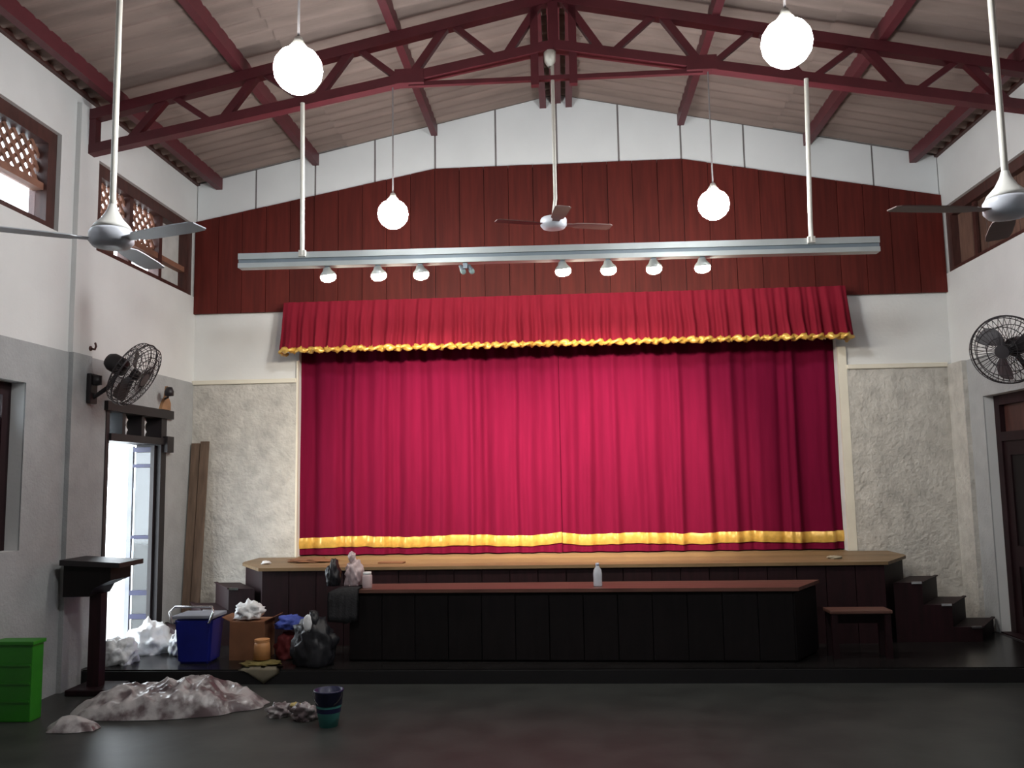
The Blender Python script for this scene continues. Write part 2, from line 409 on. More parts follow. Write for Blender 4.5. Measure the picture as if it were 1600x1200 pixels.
# ------------------------------------------------------------------ windows
def frame_bars(parent, x0, x1, y0, y1, z0, z1, t, m=None, name='frame'):
    m = m or M['frame']
    bm = B()
    box(bm, x0, x1, y0, y1, z0, z0+t*.5); box(bm, x0, x1, y0, y1, z1-t, z1)
    box(bm, x0, x1, y0, y0+t, z0+t*.5, z1-t); box(bm, x0, x1, y1-t, y1, z0+t*.5, z1-t)
    return obj(name, bm, m, parent)
def window_root(name, loc):
    o = link(bpy.data.objects.new(name, None)); o.location = loc; o['kind'] = 'structure'; return o
def lattice(parent, x, y0, y1, z0, z1, sp=.085):
    # two crossing layers of diagonal slats, clipped to the rectangle
    for d, xo in ((1, 0), (-1, .018)):
        c = -(z1-z0)
        while c < (y1-y0):
            pts = []
            # line: y = y0 + c + k, z = z0 + k  (d=1) ; mirrored for d=-1
            k0 = max(0, -c); k1 = min(z1-z0, (y1-y0)-c)
            if k1-k0 > .03:
                ya, yb = c+k0, c+k1
                if d > 0: p, q = (x+xo, y0+ya, z0+k0), (x+xo, y0+yb, z0+k1)
                else: p, q = (x+xo, y1-ya, z0+k0), (x+xo, y1-yb, z0+k1)
                bm = B(); bar(bm, p, q, .016, .034, (1, 0, 0)) if False else bar(bm, p, q, .034, .016, (1, 0, 0)); obj('lattice_slat', bm, M['framelight'], parent)
            c += sp*1.41
wn = 0
for k, (a, b) in enumerate(bays[:3]):
    wn += 1
    wdw = window_root('window_%d' % wn, (-W-.12, (a+b)/2, ZW0))
    x0, x1 = -W-.20, -W-.04
    frame_bars(wdw, x0, x1, a, b, ZW0, ZW1, .12)
    mull = [b-.80, b-1.5] if k else [8.89, 8.25]
    for ym in mull:
        bm = B(); box(bm, x0+.02, x1-.02, ym-.035, ym+.035, ZW0+.06, ZW1-.12); obj('mullion', bm, M['frame'], wdw)
    zt = ZW0+.36 if k else ZW0+.30
    bm = B(); box(bm, x0+.03, x1-.03, a+.12, b-.12, zt-.03, zt+.03); obj('transom_bar', bm, M['framelight'], wdw)
    if k < 2: lattice(wdw, (x0+x1)/2-.02, (b-.80 if k else 7.64), (b-.12 if k else 8.86), zt+.03, ZW1-.12)
    if k == 0:
        bm = B(); box(bm, x0+.04, x0+.055, 8.925, b-.12, ZW0+.06, ZW1-.12); obj('closed_board', bm, M['concrete'], wdw, label='pale board closing the end light')
        bm = B(); box(bm, x0+.035, x0+.05, 8.42, 8.855, ZW0+.19, zt-.03); obj('shutter', bm, M['shutter'], wdw)
        bm = B(); box(bm, x0+.035, x0+.05, 7.64, 8.1, ZW0+.06, ZW0+.24); obj('shutter', bm, M['shutter'], wdw)
    bm = B(); box(bm, x0+.055, x0+.06, a+.12, b-.12, ZW0+.06, ZW1-.12)
    if k: obj('glass_pane', bm, M['glass'], wdw)
    else: bm.free()
for k, (a, b) in enumerate(bays):
    if k < 3:
        wn += 1
        wdw = window_root('window_%d' % wn, (W+.12, (a+b)/2, ZW0))
        x0, x1 = W+.04, W+.20
        frame_bars(wdw, x0, x1, a, b, ZW0, ZW1-.12, .11)
        nb = 6
        for i in range(nb):
            ya, yb = a+.11+(b-a-.22)*i/nb, a+.11+(b-a-.22)*(i+1)/nb
            bm = B(); box(bm, x0+.07+.008*(i % 2), x0+.10+.008*(i % 2), ya+.004, yb-.004, ZW0+.055, ZW1-.23); obj('shutter_board', bm, M['shutter'], wdw)
        bm = B(); box(bm, x0+.03, x0+.06, b-.60, b-.54, ZW0+.055, ZW1-.23); obj('mullion', bm, M['frame'], wdw)
# unseen bays behind the camera: plain boards
for s in (-1, 1):
    for a, b in bays[3:]:
        wn += 1
        wdw = window_root('window_%d' % wn, (s*(W+.12), (a+b)/2, ZW0))
        frame_bars(wdw, s*(W+.12)-.05, s*(W+.12)+.05, a, b, ZW0, ZW1, .1)
        bm = B(); box(bm, s*(W+.12)-.005, s*(W+.12)+.005, a+.1, b-.1, ZW0+.05, ZW1-.1); obj('glass_pane' if s < 0 else 'shutter_board', bm, M['glass'] if s < 0 else M['shutter'], wdw)
# lower windows
for s, wdo in ((-1, WL), (1, WR)):
    wn += 1
    a, b, z0, z1 = wdo
    wdw = window_root('window_%d' % wn, (s*(W+.12), (a+b)/2, z0))
    xs = sorted((s*(W+.11), s*(W+.21)))
    frame_bars(wdw, xs[0], xs[1], a, b, z0, z1, .10, M['maroon'])
    bm = B(); box(bm, xs[0]+.01, xs[1]-.01, a+.1, b-.1, z1-.34, z1-.28); obj('transom_bar', bm, M['maroon'], wdw)
    for i in range(4):
        ya, yb = a+.1+(b-a-.2)*i/4, a+.1+(b-a-.2)*(i+1)/4
        bm = B(); box(bm, (xs[0]+xs[1])/2-.015, (xs[0]+xs[1])/2+.015, ya+.005, yb-.005, z0+.05, z1-.34); obj('shutter', bm, M['maroon'], wdw)
        bm = B(); box(bm, (xs[0]+xs[1])/2-.004, (xs[0]+xs[1])/2+.004, ya+.005, yb-.005, z1-.28, z1-.1); obj('glass_pane', bm, M['glass'] if i == 3 and s < 0 else M['black'], wdw)

# ------------------------------------------------------------------ left door, open to daylight
a, b, z0, z1 = DL
d1 = window_root('door_1', (-W-.1, (a+b)/2, PZ))
x0, x1 = -W-.25, -W+.02
bm = B(); box(bm, x0, x1, a, a+.06, PZ, z1); obj('jamb', bm, M['black'], d1)
bm = B(); box(bm, x0, x1, b-.12, b, PZ, z1); obj('jamb', bm, M['black'], d1)
bm = B(); box(bm, x0-.01, x1+.03, a-.03, b+.10, z1-.06, z1+.03); obj('head', bm, M['black'], d1)
bm = B(); box(bm, x0, x1+.02, a+.06, b-.02, 2.13, 2.20); obj('transom_rail', bm, M['black'], d1)
bm = B(); box(bm, x1-.02, x1+.05, b-.08, b+.07, 2.05, 2.22); obj('corner_block', bm, M['black'], d1)
for ym in (8.12, 8.50):
    bm = B(); box(bm, x0+.02, x1-.02, ym-.03, ym+.03, 2.20, z1-.06); obj('mullion', bm, M['black'], d1)
for k, (ya, yb) in enumerate(((a+.06, 8.09), (8.15, 8.47), (8.53, b-.12))):
    bm = B(); box(bm, x0+.09, x0+.096, ya, yb, 2.20, z1-.06); obj('transom_pane', bm, M['glass'] if k == 0 else M['dusty'], d1)
    if k:                                # turned wooden spindle in each dusty light
        bm = B(); lathe(bm, [(0, 2.20), (.02, 2.20), (.045, 2.26), (.02, 2.31), (.045, 2.36), (.02, 2.41), (0, 2.41)], 12, Matrix.Translation((x0+.14, (ya+yb)/2, 0))); obj('spindle', bm, M['plastic'], d1, smooth=True)
bm = B(); box(bm, -W-.245, -W+.012, a+.005, b-.005, PZ-.002, PZ+.012); obj('threshold', bm, M['lid'], d1)
# leaf opened outwards on the far jamb: two stiles, rails and glass
lx0, lx1, ly = -W-.31, -W-.03, b-.165
bm = B(); box(bm, lx0, lx0+.05, ly, ly+.04, PZ+.015, 2.12); obj('leaf_stile', bm, M['lid'], d1)
bm = B(); box(bm, lx1-.04, lx1, ly, ly+.04, PZ+.015, 2.12); obj('leaf_stile', bm, M['black'], d1)
for zz, t in ((2.08, .05), (1.91, .035), (1.17, .035), (.60, .05), (.36, .05), (.16, .08)):
    bm = B(); box(bm, lx0+.05, lx1-.04, ly+.003, ly+.037, zz-t/2, zz+t/2); obj('leaf_rail', bm, M['navy'], d1)
for za, zb in ((.2, .33), (.385, .575), (.625, 1.15), (1.19, 1.89), (1.93, 2.05)):
    bm = B(); box(bm, lx0+.05, lx1-.04, ly+.017, ly+.023, za, zb); obj('leaf_pane', bm, M['glass'], d1)

# ------------------------------------------------------------------ right door, closed dark panels
a, b, z0, z1 = DR
d2 = window_root('door_2', (W+.1, (a+b)/2, PZ))
x0, x1 = W+.09, W+.20
bm = B(); box(bm, x0, x1, a, a+.10, PZ, z1); obj('jamb', bm, M['maroon'], d2)
bm = B(); box(bm, x0, x1, b-.10, b, PZ, z1); obj('jamb', bm, M['maroon'], d2)
bm = B(); box(bm, x0, x1, a+.1, b-.1, z1-.10, z1); obj('head', bm, M['maroon'], d2)
bm = B(); box(bm, W-.012, W+.245, a+.005, b-.005, PZ-.002, PZ+.012); obj('threshold', bm, M['maroon'], d2)
bm = B(); box(bm, x0, x1, a+.1, b-.1, 2.0, 2.09); obj('transom_rail', bm, M['maroon'], d2)
bm = B(); box(bm, x0+.05, x0+.06, a+.1, b-.1, 2.09, z1-.10); obj('transom_panel', bm, M['frame'], d2)
ym = (a+b)/2
for la, lb in ((a+.1, ym-.003), (ym+.003, b-.1)):
    bm = B(); wall_cells(bm, 'x', x0+.02, x0+.06, la, lb, PZ+.012, 2.0, [(la+.11, lb-.11, .30, .78), (la+.11, lb-.11, .98, 1.86)])
    leaf = obj('door_leaf', bm, M['maroon'], d2)
    for za, zb in ((.30, .78), (.98, 1.86)):
        bm = B(); box(bm, x0+.035, x0+.05, la+.11, lb-.11, za, zb); obj('door_panel', bm, M['darkwood'], leaf)
    yh = lb-.055 if la < ym-.1 else la+.055
    bm = B(); tube(bm, [(x0+.02, yh, 1.28), (x0-.03, yh, 1.28), (x0-.035, yh-.10, 1.28)], .012); obj('handle', bm, M['brass'], leaf)

# ------------------------------------------------------------------ stage
sb, sf = .36, 8.46
def side_x(y): return 3.04+(y-sf)*.66 if y < sf+.6 else 3.436
stage = thing('stage', 'raised wooden stage with pale board top and dark maroon front', 'stage', (0, sf, PZ))
pts = [(-3.0, sf+.03), (3.0, sf+.03), (3.395, sf+.62), (3.395, D-.062), (-3.395, D-.062), (-3.395, sf+.62)]
bm = B(); prism(bm, pts, PZ, ZS-.03); obj('body', bm, M['maroon'], stage)
NB = 10; y = sf-.02; dy = (D-.060-y)/NB
for i in range(NB):
    ya, yb = y+i*dy+.002, y+(i+1)*dy-.002
    bm = B(); prism(bm, [(-side_x(ya), ya), (side_x(ya), ya), (side_x(yb), yb), (-side_x(yb), yb)], ZS-.03, ZS+random.uniform(-.001, .001)); obj('floor_board', bm, M['stage'], stage)
NP = 22
for i in range(NP):
    a, b = -3.0+6.0*i/NP, -3.0+6.0*(i+1)/NP
    bm = B(); box(bm, a+.004, b-.004, sf+.004, sf+.03, PZ, ZS-.03); obj('front_panel', bm, M['maroon'], stage)

# side stairs
def stairs(s, label):
    t = thing('stage_stairs', label, 'stairs', (s*3.6, sf+.05, PZ), 'stairs at the two sides of the stage')
    ya, yb = sf+.06, sf+.60
    for i in (3, 2, 1):
        zt = ZS-.207*i
        xa0, xb0 = side_x(ya)+.012, side_x(yb)+.012
        o0 = .262*(i-1); o1 = .262*i
        P = [(s*(xa0+o0), ya), (s*(xa0+o1), ya), (s*(xb0+o1), yb), (s*(xb0+o0), yb)]
        bm = B(); prism(bm, P, PZ, zt); st = obj('step', bm, M['maroon'], t)
        bm = B(); bar(bm, (s*(xa0+o1), ya, zt+.004), (s*(xb0+o1), yb, zt+.004), .03, .012); obj('nosing', bm, M['maroon'], st)
        bm = B(); bar(bm, (s*(xa0+o1-.10), ya-.006, zt), (s*(xa0+o1-.005), ya-.006, zt), .012, .02); obj('corner_plate', bm, M['chrome'], st, label='bright metal corner plate')
    return t
stairs(-1, 'dark wooden side steps up to the stage by the open door')
stairs(1, 'dark wooden side steps up to the stage by the closed right-hand door')

# ------------------------------------------------------------------ counter before the stage
ct = thing('wooden_counter', 'long dark wooden counter standing in front of the stage', 'counter', (.1, 7.8, PZ))
cz = .75
fl, fr, bl, br = (-1.98, 7.72), (1.97, 7.60), (-1.98, 8.15), (2.30, 8.14)
nb = 4
for k in range(nb):
    t0, t1 = k/nb+.002, (k+1)/nb-.002
    q = lambda a, b, t: (a[0]+(b[0]-a[0])*t, a[1]+(b[1]-a[1])*t)
    bm = B(); prism(bm, [q(fl, bl, t0), q(fr, br, t0), q(fr, br, t1), q(fl, bl, t1)], cz-.03, cz); obj('top_board', bm, M['top'], ct)
def inset(p, dx, dy): return (p[0]+dx, p[1]+dy)
bm = B(); prism(bm, [inset(fl, .04, .05), inset(fr, -.04, .05), inset(br, -.06, -.02), inset(bl, .04, -.02)], PZ, cz-.03); obj('carcass', bm, M['darkwood'], ct)
NF = 13
for k in range(NF):
    p0, p1 = q(inset(fl, .04, .03), inset(fr, -.04, .03), k/NF), q(inset(fl, .04, .03), inset(fr, -.04, .03), (k+1)/NF)
    bm = B(); prism(bm, [(p0[0]+.004, p0[1]), (p1[0]-.004, p1[1]), (p1[0]-.004, p1[1]+.02), (p0[0]+.004, p0[1]+.02)], PZ+.02, cz-.03); obj('front_panel', bm, M['darkwood'], ct)
bm = B(); bar(bm, (fr[0]-.035, fr[1]+.04, .42), (br[0]-.055, br[1]-.03, .42), .02, .56); obj('end_panel', bm, M['darkwood'], ct)

bn = thing('low_bench', 'small low wooden bench beside the right end of the long counter', 'bench', (2.55, 7.85, PZ))
bm = B(); box(bm, 2.27, 2.80, 7.76, 7.98, .50, .53, .008); obj('seat', bm, M['top'], bn)
for xx in (2.31, 2.76):
    for yy in (7.79, 7.95):
        bm = B(); box(bm, xx-.025, xx+.025, yy-.02, yy+.02, PZ, .50); obj('leg', bm, M['maroon'], bn)
bm = B(); box(bm, 2.33, 2.74, 7.90, 7.92, .40, .48); obj('apron', bm, M['maroon'], bn)

# ------------------------------------------------------------------ curtains
def pleat(x, seed, base):
    t = 2*pi*x/base
    n1 = noise.noise(Vector((x*1.3, seed, 0)))
    n2 = noise.noise(Vector((x*4.0, seed+5, 0)))
    return .62*sin(t+2.6*n1)+.28*sin(2.3*t+seed+3*n2)+.3*n2
def curtain_half(name, label, xa, xb, seed, lead):
    t = thing(name, label, 'curtain', ((xa+xb)/2, D+.14, ZS), 'crimson stage curtains')
    nx, nz = 260, 26
    zb, zt = ZS+.012, 3.70
    def yy(x, z):
        k = (z-zb)/(zt-zb)
        return D+.10+.052*pleat(x+.02*noise.noise(Vector((x*2, z*.8, seed))), seed, .33)*(1-.25*k)+.02*noise.noise(Vector((x*2, z, seed)))
    bm = B()
    g = [[bm.verts.new((x, yy(x, z), z)) for z in [zb+(zt-zb)*j/nz for j in range(nz+1)]] for x in [xa+(xb-xa)*i/nx for i in range(nx+1)]]
    for i in range(nx):
        for j in range(nz): bm.faces.new((g[i][j], g[i+1][j], g[i+1][j+1], g[i][j+1]))
    obj('fabric', bm, M['curtain'], t, smooth=True)
    bm = B(); g = []
    for i in range(nx+1):
        x = xa+(xb-xa)*i/nx
        lift = .022*math.exp(-((x-lead)/.14)**2)+.008*sin(x*5+seed)+.006*noise.noise(Vector((x*9, seed, 2)))
        g.append([bm.verts.new((x, yy(x, z)-.012-.012*sin(pi*k/5), z)) for k in range(6) for z in [.965+lift+.118*k/5]])
    for i in range(nx):
        for j in range(5): bm.faces.new((g[i][j], g[i+1][j], g[i+1][j+1], g[i][j+1]))
    obj('gold_band', bm, M['gold'], t, smooth=True, label='shiny gold band near the hem')
    return t
curtain_half('stage_curtain', 'left half of the crimson velvet stage curtain with gold band', OX0-.12, -.042, 1.0, -.03)
curtain_half('stage_curtain', 'right half of the crimson velvet stage curtain with gold band', -.038, OX1+.12, 4.0, -.03)

va = thing('curtain_valance', 'gathered red velvet valance with twisted gold rope above the stage curtain', 'valance', (0, 9.4, 3.17))
path = []
XA, XB, YF, YW = -3.13, 3.10, 9.40, 9.60
n0 = 12
for i in range(n0): path.append((XA-.0, YW+(YF-YW)*i/n0, 0))
NX = 520
for i in range(NX+1): path.append((XA+(XB-XA)*i/NX, YF, 1))
for i in range(1, n0+1): path.append((XB, YF+(YW-YF)*i/n0, 0))
bm = B(); g = []; NZ = 14; rope = []
s_ = 0; prev = path[0]
for (x, y, front) in path:
    s_ += math.hypot(x-prev[0], y-prev[1]); prev = (x, y, front)
    col = []
    for j in range(NZ+1):
        k = j/NZ                          # 0 top .. 1 bottom
        z = 3.735-(3.735-3.185)*k
        f = pleat(s_+.025*k*noise.noise(Vector((s_*3, k*2, 9))), 8.0, .165)*(.012+.040*k)
        if front:
            col.append(bm.verts.new((x*(1+.006*k), y-.08*k+f, z)))
        else:
            sg = -1 if x < 0 else 1
            kk = (YW-y)/(YW-YF)
            col.append(bm.verts.new((x*(1+.006*k)+sg*f*.5, y-.08*k*kk, z)))
    g.append(col)
    rope.append(col[-1].co.copy())
for a_, b_ in zip(g, g[1:]):
    for j in range(NZ): bm.faces.new((a_[j], b_[j], b_[j+1], a_[j+1]))
obj('fabric', bm, M['valance'], va, smooth=True)
bm = B(); rings = []; s_ = 0
rp = rope[::2]
for i, p in enumerate(rp):
    if i: s_ += (p-rp[i-1]).length
    d = (rp[min(i+1, len(rp)-1)]-rp[max(i-1, 0)]).normalized()
    sx = d.cross(Vector((0, 0, 1))).normalized()
    ph = 2*pi*s_/.28
    ring = []
    for k in range(12):
        th = 2*pi*k/12
        r = .024+.020*cos(2*(th-ph))
        ring.append(bm.verts.new(p+Vector((0, 0, -.012))+sx*r*cos(th)*.8+Vector((0, 0, 1))*r*sin(th)))
    rings.append(ring)
for a_, b_ in zip(rings, rings[1:]):
    for k in range(12): bm.faces.new((a_[k], a_[(k+1) % 12], b_[(k+1) % 12], b_[k]))
obj('gold_rope', bm, M['gold'], va, smooth=True, label='twisted gold rope along the bottom edge')
bm = B(); box(bm, XA+.02, XB-.02, YF+.05, YW+.01, 3.70, 3.73); obj('pelmet_board', bm, M['maroon'], va)

# ------------------------------------------------------------------ light bar and its spots
BX0, BX1 = -2.82, 2.705
def barz(x): return 3.642-.007*(x)      # hangs very slightly out of level
lb = thing('light_bar', 'long grey steel channel hung from the truss on two rods', 'light bar', (0, T1, 3.64))
def channel(z0, z1, y0, y1, m, name):
    bm = B()
    vs = [[bm.verts.new((x, yy, barz(x)+zz)) for yy, zz in ((y0, z0), (y1, z0), (y1, z1), (y0, z1))] for x in (BX0, BX1)]
    bm.faces.new(vs[0]); bm.faces.new(vs[1][::-1])
    for k in range(4): bm.faces.new((vs[0][k], vs[0][(k+1) % 4], vs[1][(k+1) % 4], vs[1][k]))
    return obj(name, bm, m, lb)
channel(.012, .066, T1-.05, T1+.05, M['galv'], 'upper_flange')
channel(-.022, .012, T1-.035, T1+.04, M['galv2'], 'web')
channel(-.062, -.022, T1-.05, T1+.05, M['galv'], 'lower_flange')
for x, xt in ((-2.24, -2.25), (2.137, 2.17)):
    zt = 5.53-.186*abs(xt)-.03
    bm = B(); tube(bm, [(x, T1-.06, barz(x)+.03), (x, T1-.06, barz(x)+.2), (xt, T1-.06, zt)], .019, 10); obj('hanger_rod', bm, M['rod'], lb)
    bm = B(); box(bm, x-.03, x+.03, T1-.075, T1-.045, barz(x)+.02, barz(x)+.075); obj('rod_clamp', bm, M['rod'], lb)

names = ['first', 'second', 'third', 'unlit fourth', 'fifth', 'sixth', 'seventh', 'eighth']
def make_spot(x, lit, label, aimx):
    z = barz(x)-.062
    t = thing('spotlight', label, 'spotlight', (x, T1, z), 'spotlights under the light bar')
    bm = B(); box(bm, x-.02, x+.02, T1-.02, T1+.02, z-.05, z-.001); obj('bracket', bm, M['galv2'], t)
    d = Vector((.10, .28, -1)).normalized()
    c = Vector((x, T1, z-.052))
    if lit:
        mt = orient(c, -d)
        bm = B(); lathe(bm, [(0, .045), (.028, .045), (.040, .015), (.066, -.012), (.069, -.02), (.060, -.018)], 18, mt); obj('housing', bm, M['galv'], t, smooth=True)
        bm = B(); lathe(bm, [(.060, -.018), (.070, -.036), (.063, -.062), (.042, -.080), (.0, -.088)], 18, mt); obj('lamp', bm, M['lampface'], t, smooth=True, label='glowing reflector lamp')
        # a reflector lamp: bright core beam and a weak wide spill
        for pw, ang, ax, az in ((SPOT, 70, aimx, 1.95), (SPOT*.20, 150, x, 2.6)):
            ld = bpy.data.lights.new('spot_beam', 'SPOT'); ld.energy = pw; ld.color = (1, .86, .68)
            ld.spot_size = radians(ang); ld.spot_blend = 1; ld.shadow_soft_size = .05
            lo = link(bpy.data.objects.new('spot_beam', ld)); lo.parent = t
            aim = Vector((ax, D, az))-c
            lo.location = d*.11+(c-Vector(t.location))
            lo.rotation_euler = aim.to_track_quat('-Z', 'Y').to_euler()
    else:
        for dx in (-.035, .04):
            mt = orient(c+Vector((dx, 0, .01)), -Vector((.5, .28, -1)))
            bm = B(); lathe(bm, [(0, .03), (.014, .03), (.018, .0), (.024, -.02)], 14, mt); obj('housing', bm, M['galv2'], t, smooth=True)
            bm = B(); lathe(bm, [(.024, -.020), (.026, -.035), (.018, -.055), (.0, -.062)], 14, mt); obj('lamp', bm, M['lampoff'], t, smooth=True)
    return t
for k, x in enumerate((-2.03, -1.58, -1.205, -.81, .035, .427, .816, 1.229)):
    lab = '%s spotlight from the left under the grey light bar%s' % (names[k].replace('unlit ', ''), ', unlit twin lamps' if k == 3 else ', glowing')
    make_spot(x, k != 3, lab, (-1.75, -1.45, -1.1, 0, .0, .35, .62, .85)[k])

# ------------------------------------------------------------------ globe pendant lamps
def globe_lamp(x, y, z, ztop, label):
    t = thing('globe_lamp', label, 'lamp', (x, y, z), 'glowing globe lamps')
    bm = B(); lathe(bm, [(0, .122), (.055, .117), (.098, .090), (.125, .049), (.134, 0), (.125, -.049), (.098, -.090), (.055, -.121), (0, -.132)], 28, Matrix.Translation((x, y, z))); obj('globe', bm, M['globe'], t, smooth=True)
    bm = B(); lathe(bm, [(0, .19), (.02, .188), (.030, .16), (.048, .135), (.056, .117), (0, .117)], 18, Matrix.Translation((x, y, z))); obj('cap', bm, M['rod'], t, smooth=True)
    bm = B(); tube(bm, [(x, y, z+.185), (x, y, ztop)], .007, 6); obj('cord', bm, M['cord'], t)
bz = lambda x: 5.53-.186*abs(x)-.03
globe_lamp(-1.447, T1, 4.05, bz(1.447), 'smaller far globe lamp glowing left of the centre ceiling fan')
globe_lamp(1.347, T1, 4.03, bz(1.347), 'smaller far globe lamp glowing right of the centre ceiling fan')
globe_lamp(-1.395, T2, 3.978, bz(1.395), 'larger near globe lamp glowing before the left side of the truss')
globe_lamp(1.257, T2, 4.0, bz(1.257), 'larger near globe lamp glowing before the right side of the truss')

# ------------------------------------------------------------------ ceiling fans
def ceiling_fan(c, ztop, angles, label, blades, bell, lean=0, length=.62):
    x, y, z = c
    t = thing('ceiling_fan', label, 'ceiling fan', (x, y, z), 'white ceiling fans')
    bm = B(); tube(bm, [(x+lean*.0, y, z+.06), (x+lean, y, z+.22), (x+lean, y, ztop)], .017, 10); obj('down_rod', bm, M['rod'], t, smooth=True)
    bm = B(); lathe(bm, [(.0, .045), (.105, .045), (.115, .03), (.115, -.02), (.095, -.045), (.04, -.052), (0, -.052)], 24, Matrix.Translation(c)); obj('motor', bm, M['fan_grey'], t, smooth=True)
    if bell:
        bm = B(); lathe(bm, [(.020, .19), (.028, .16), (.055, .11), (.092, .07), (.105, .045), (0, .046)], 24, Matrix.Translation(c)); obj('bell_cover', bm, M['fan_white'], t, smooth=True)
    bm = B(); lathe(bm, [(.020, ztop-z-.16), (.05, ztop-z-.11), (.055, ztop-z-.02), (.0, ztop-z-.02)], 16, Matrix.Translation(c)); obj('top_canopy', bm, M['rod'], t, smooth=True)
    for an, mm in zip(angles, blades):
        d = Vector((cos(an), sin(an), 0)); s = Vector((-sin(an), cos(an), 0))
        bm = B(); secs = []
        for r, wd in ((.10, .03), (.17, .035), (.20, .055), (.30, .062), (.50, .066), (length-.02, .060), (length, .045)):
            tw = radians(-4)
            row = []
            for sg in (-1, 1):
                p = Vector(c)+d*r+s*sg*wd*cos(tw)+Vector((0, 0, sg*wd*sin(tw)-.012))
                row += [bm.verts.new(p+Vector((0, 0, .003))), bm.verts.new(p-Vector((0, 0, .003)))]
            secs.append(row)
        for a_, b_ in zip(secs, secs[1:]):
            for i, j in ((0, 2), (2, 3), (3, 1), (1, 0)): bm.faces.new((a_[i], a_[j], b_[j], b_[i]))
        for r_ in (secs[0], secs[-1]): bm.faces.new((r_[0], r_[2], r_[3], r_[1]))
        obj('blade', bm, mm, t)
g2, gd = M['fan_grey'], M['fan_dark']
ceiling_fan((-.034, T1, 3.915), 5.50, [radians(15), radians(-80), radians(200)], 'far centre ceiling fan hanging before the red wood panelling', [gd, gd, M['frame']], False, .02, .52)
ceiling_fan((-2.40, T2-.05, 3.045), bz(2.40)+.05, [radians(-20), radians(212), radians(95)], 'near left white ceiling fan on a long rod', [g2, g2, g2], True)
ceiling_fan((2.30, T2-.05, 3.04), bz(2.30)+.05, [radians(189), radians(309), radians(69)], 'near right white ceiling fan on a long rod', [gd, g2, gd], True)

# ------------------------------------------------------------------ wall fans
def wall_fan(c, axis, mount, label, R_=.30):
    c, axis, mount = Vector(c), Vector(axis).normalized(), Vector(mount)
    t = thing('wall_fan', label, 'fan', tuple(mount), 'black wall fans')
    mt = orient(c, axis)
    rot = mt.to_3x3()
    bm = B()
    for zz, rr in ((0, R_), (.055, R_*.97), (-.055, R_*.97), (.085, R_*.72), (.098, R_*.42), (-.09, R_*.7)):
        tube(bm, [mt @ Vector((rr*cos(2*pi*k/40), rr*sin(2*pi*k/40), zz)) for k in range(40)], .0075 if zz == 0 else .004, 6, True)
    for k in range(36):
        th = 2*pi*k/36
        u = Vector((cos(th), sin(th), 0))
        tube(bm, [mt @ (u*r+Vector((0, 0, z))) for r, z in ((.06, .10), (R_*.42, .098), (R_*.72, .085), (R_*.97, .055), (R_, 0), (R_*.97, -.055), (R_*.7, -.09), (.08, -.10))], .003, 4)
    lathe(bm, [(0, .107), (.06, .106), (.062, .098), (0, .096)], 20, mt)
    obj('cage', bm, M['wire'], t)
    bm = B(); lathe(bm, [(0, .05), (.045, .04), (.05, -.02), (0, -.02)], 18, mt); hub = obj('hub', bm, M['iron'], t, smooth=True)
    for k in range(3):
        bm = B(); g = []
        for i in range(7):
            r = .04+(R_*.88-.04)*i/6
            wdt = radians(22+30*sin(pi*(i+.6)/7))
            row = []
            for j in range(5):
                th = 2*pi*k/3+.35*i/6+wdt*(j/4-.5)
                row.append(bm.verts.new(mt @ Vector((r*cos(th), r*sin(th), .03*(j/4-.5)*2))))
            g.append(row)
        for a_, b_ in zip(g, g[1:]):
            for j in range(4): bm.faces.new((a_[j], a_[j+1], b_[j+1], b_[j]))
        bl_ = obj('blade', bm, M['fanblade'], t, smooth=True)
    bm = B(); lathe(bm, [(0, -.09), (.07, -.10), (.085, -.14), (.082, -.24), (.06, -.28), (0, -.285)], 22, mt); obj('motor', bm, M['iron'], t, smooth=True)
    mc = mt @ Vector((0, 0, -.17))
    bm = B(); tube(bm, [mc+Vector((0, 0, -.06)), Vector((mc.x*.6+mount.x*.4, mc.y, mc.z-.20)), Vector((mount.x*.97+c.x*.03, mount.y, mount.z-.10)), mount], .022, 8); obj('arm', bm, M['iron'], t, smooth=True)
    sx = 1 if mount.x < 0 else -1
    bm = B(); box(bm, min(mount.x, mount.x+sx*.04), max(mount.x, mount.x+sx*.04), mount.y-.06, mount.y+.06, mount.z-.14, mount.z+.13, .01); obj('wall_bracket', bm, M['iron'], t)
    bm = B(); lathe(bm, [(0, .05), (.045, .04), (.045, -.04), (0, -.05)], 14, Matrix.Translation(mount+Vector((sx*.06, 0, .07)))); obj('pivot', bm, M['iron'], t, smooth=True)
wall_fan((-3.83, 7.45, 2.70), (.86, .06, -.5), (-W+.056, 7.40, 2.58), 'black wall fan in side view above the open door')
wall_fan((3.90, 7.72, 2.76), (-.72, -.62, -.25), (W-.012, 7.82, 2.62), 'black wall fan facing the hall above the closed right door')

# small things on the left wall
hk = thing('wall_hook', 'small dark hook on the pilaster above the left wall fan bracket', 'hook', (-W+.05, 7.40, 2.94))
bm = B(); tube(bm, [(-W+.045, 7.40, 2.94), (-W+.09, 7.40, 2.93), (-W+.10, 7.40, 2.96), (-W+.09, 7.40, 2.99)], .010, 8); obj('peg', bm, M['frame'], hk, smooth=True)
bm = B(); lathe(bm, [(0, .008), (.022, .006), (.022, -.004), (0, -.004)], 14, orient((-W+.049, 7.40, 2.94), (1, 0, 0))); obj('plate', bm, M['frame'], hk)
wlp = thing('wall_lamp', 'small dark lamp on a pointed tan wooden plaque above the open door', 'wall lamp', (-W+.012, 8.86, 2.58))
bm = B(); prism_x(bm, [(8.80, 2.505), (9.01, 2.505), (9.01, 2.58), (8.955, 2.64), (8.93, 2.76), (8.90, 2.64), (8.84, 2.58)], -W+.012, -W+.045); obj('plaque', bm, M['ornament'], wlp)
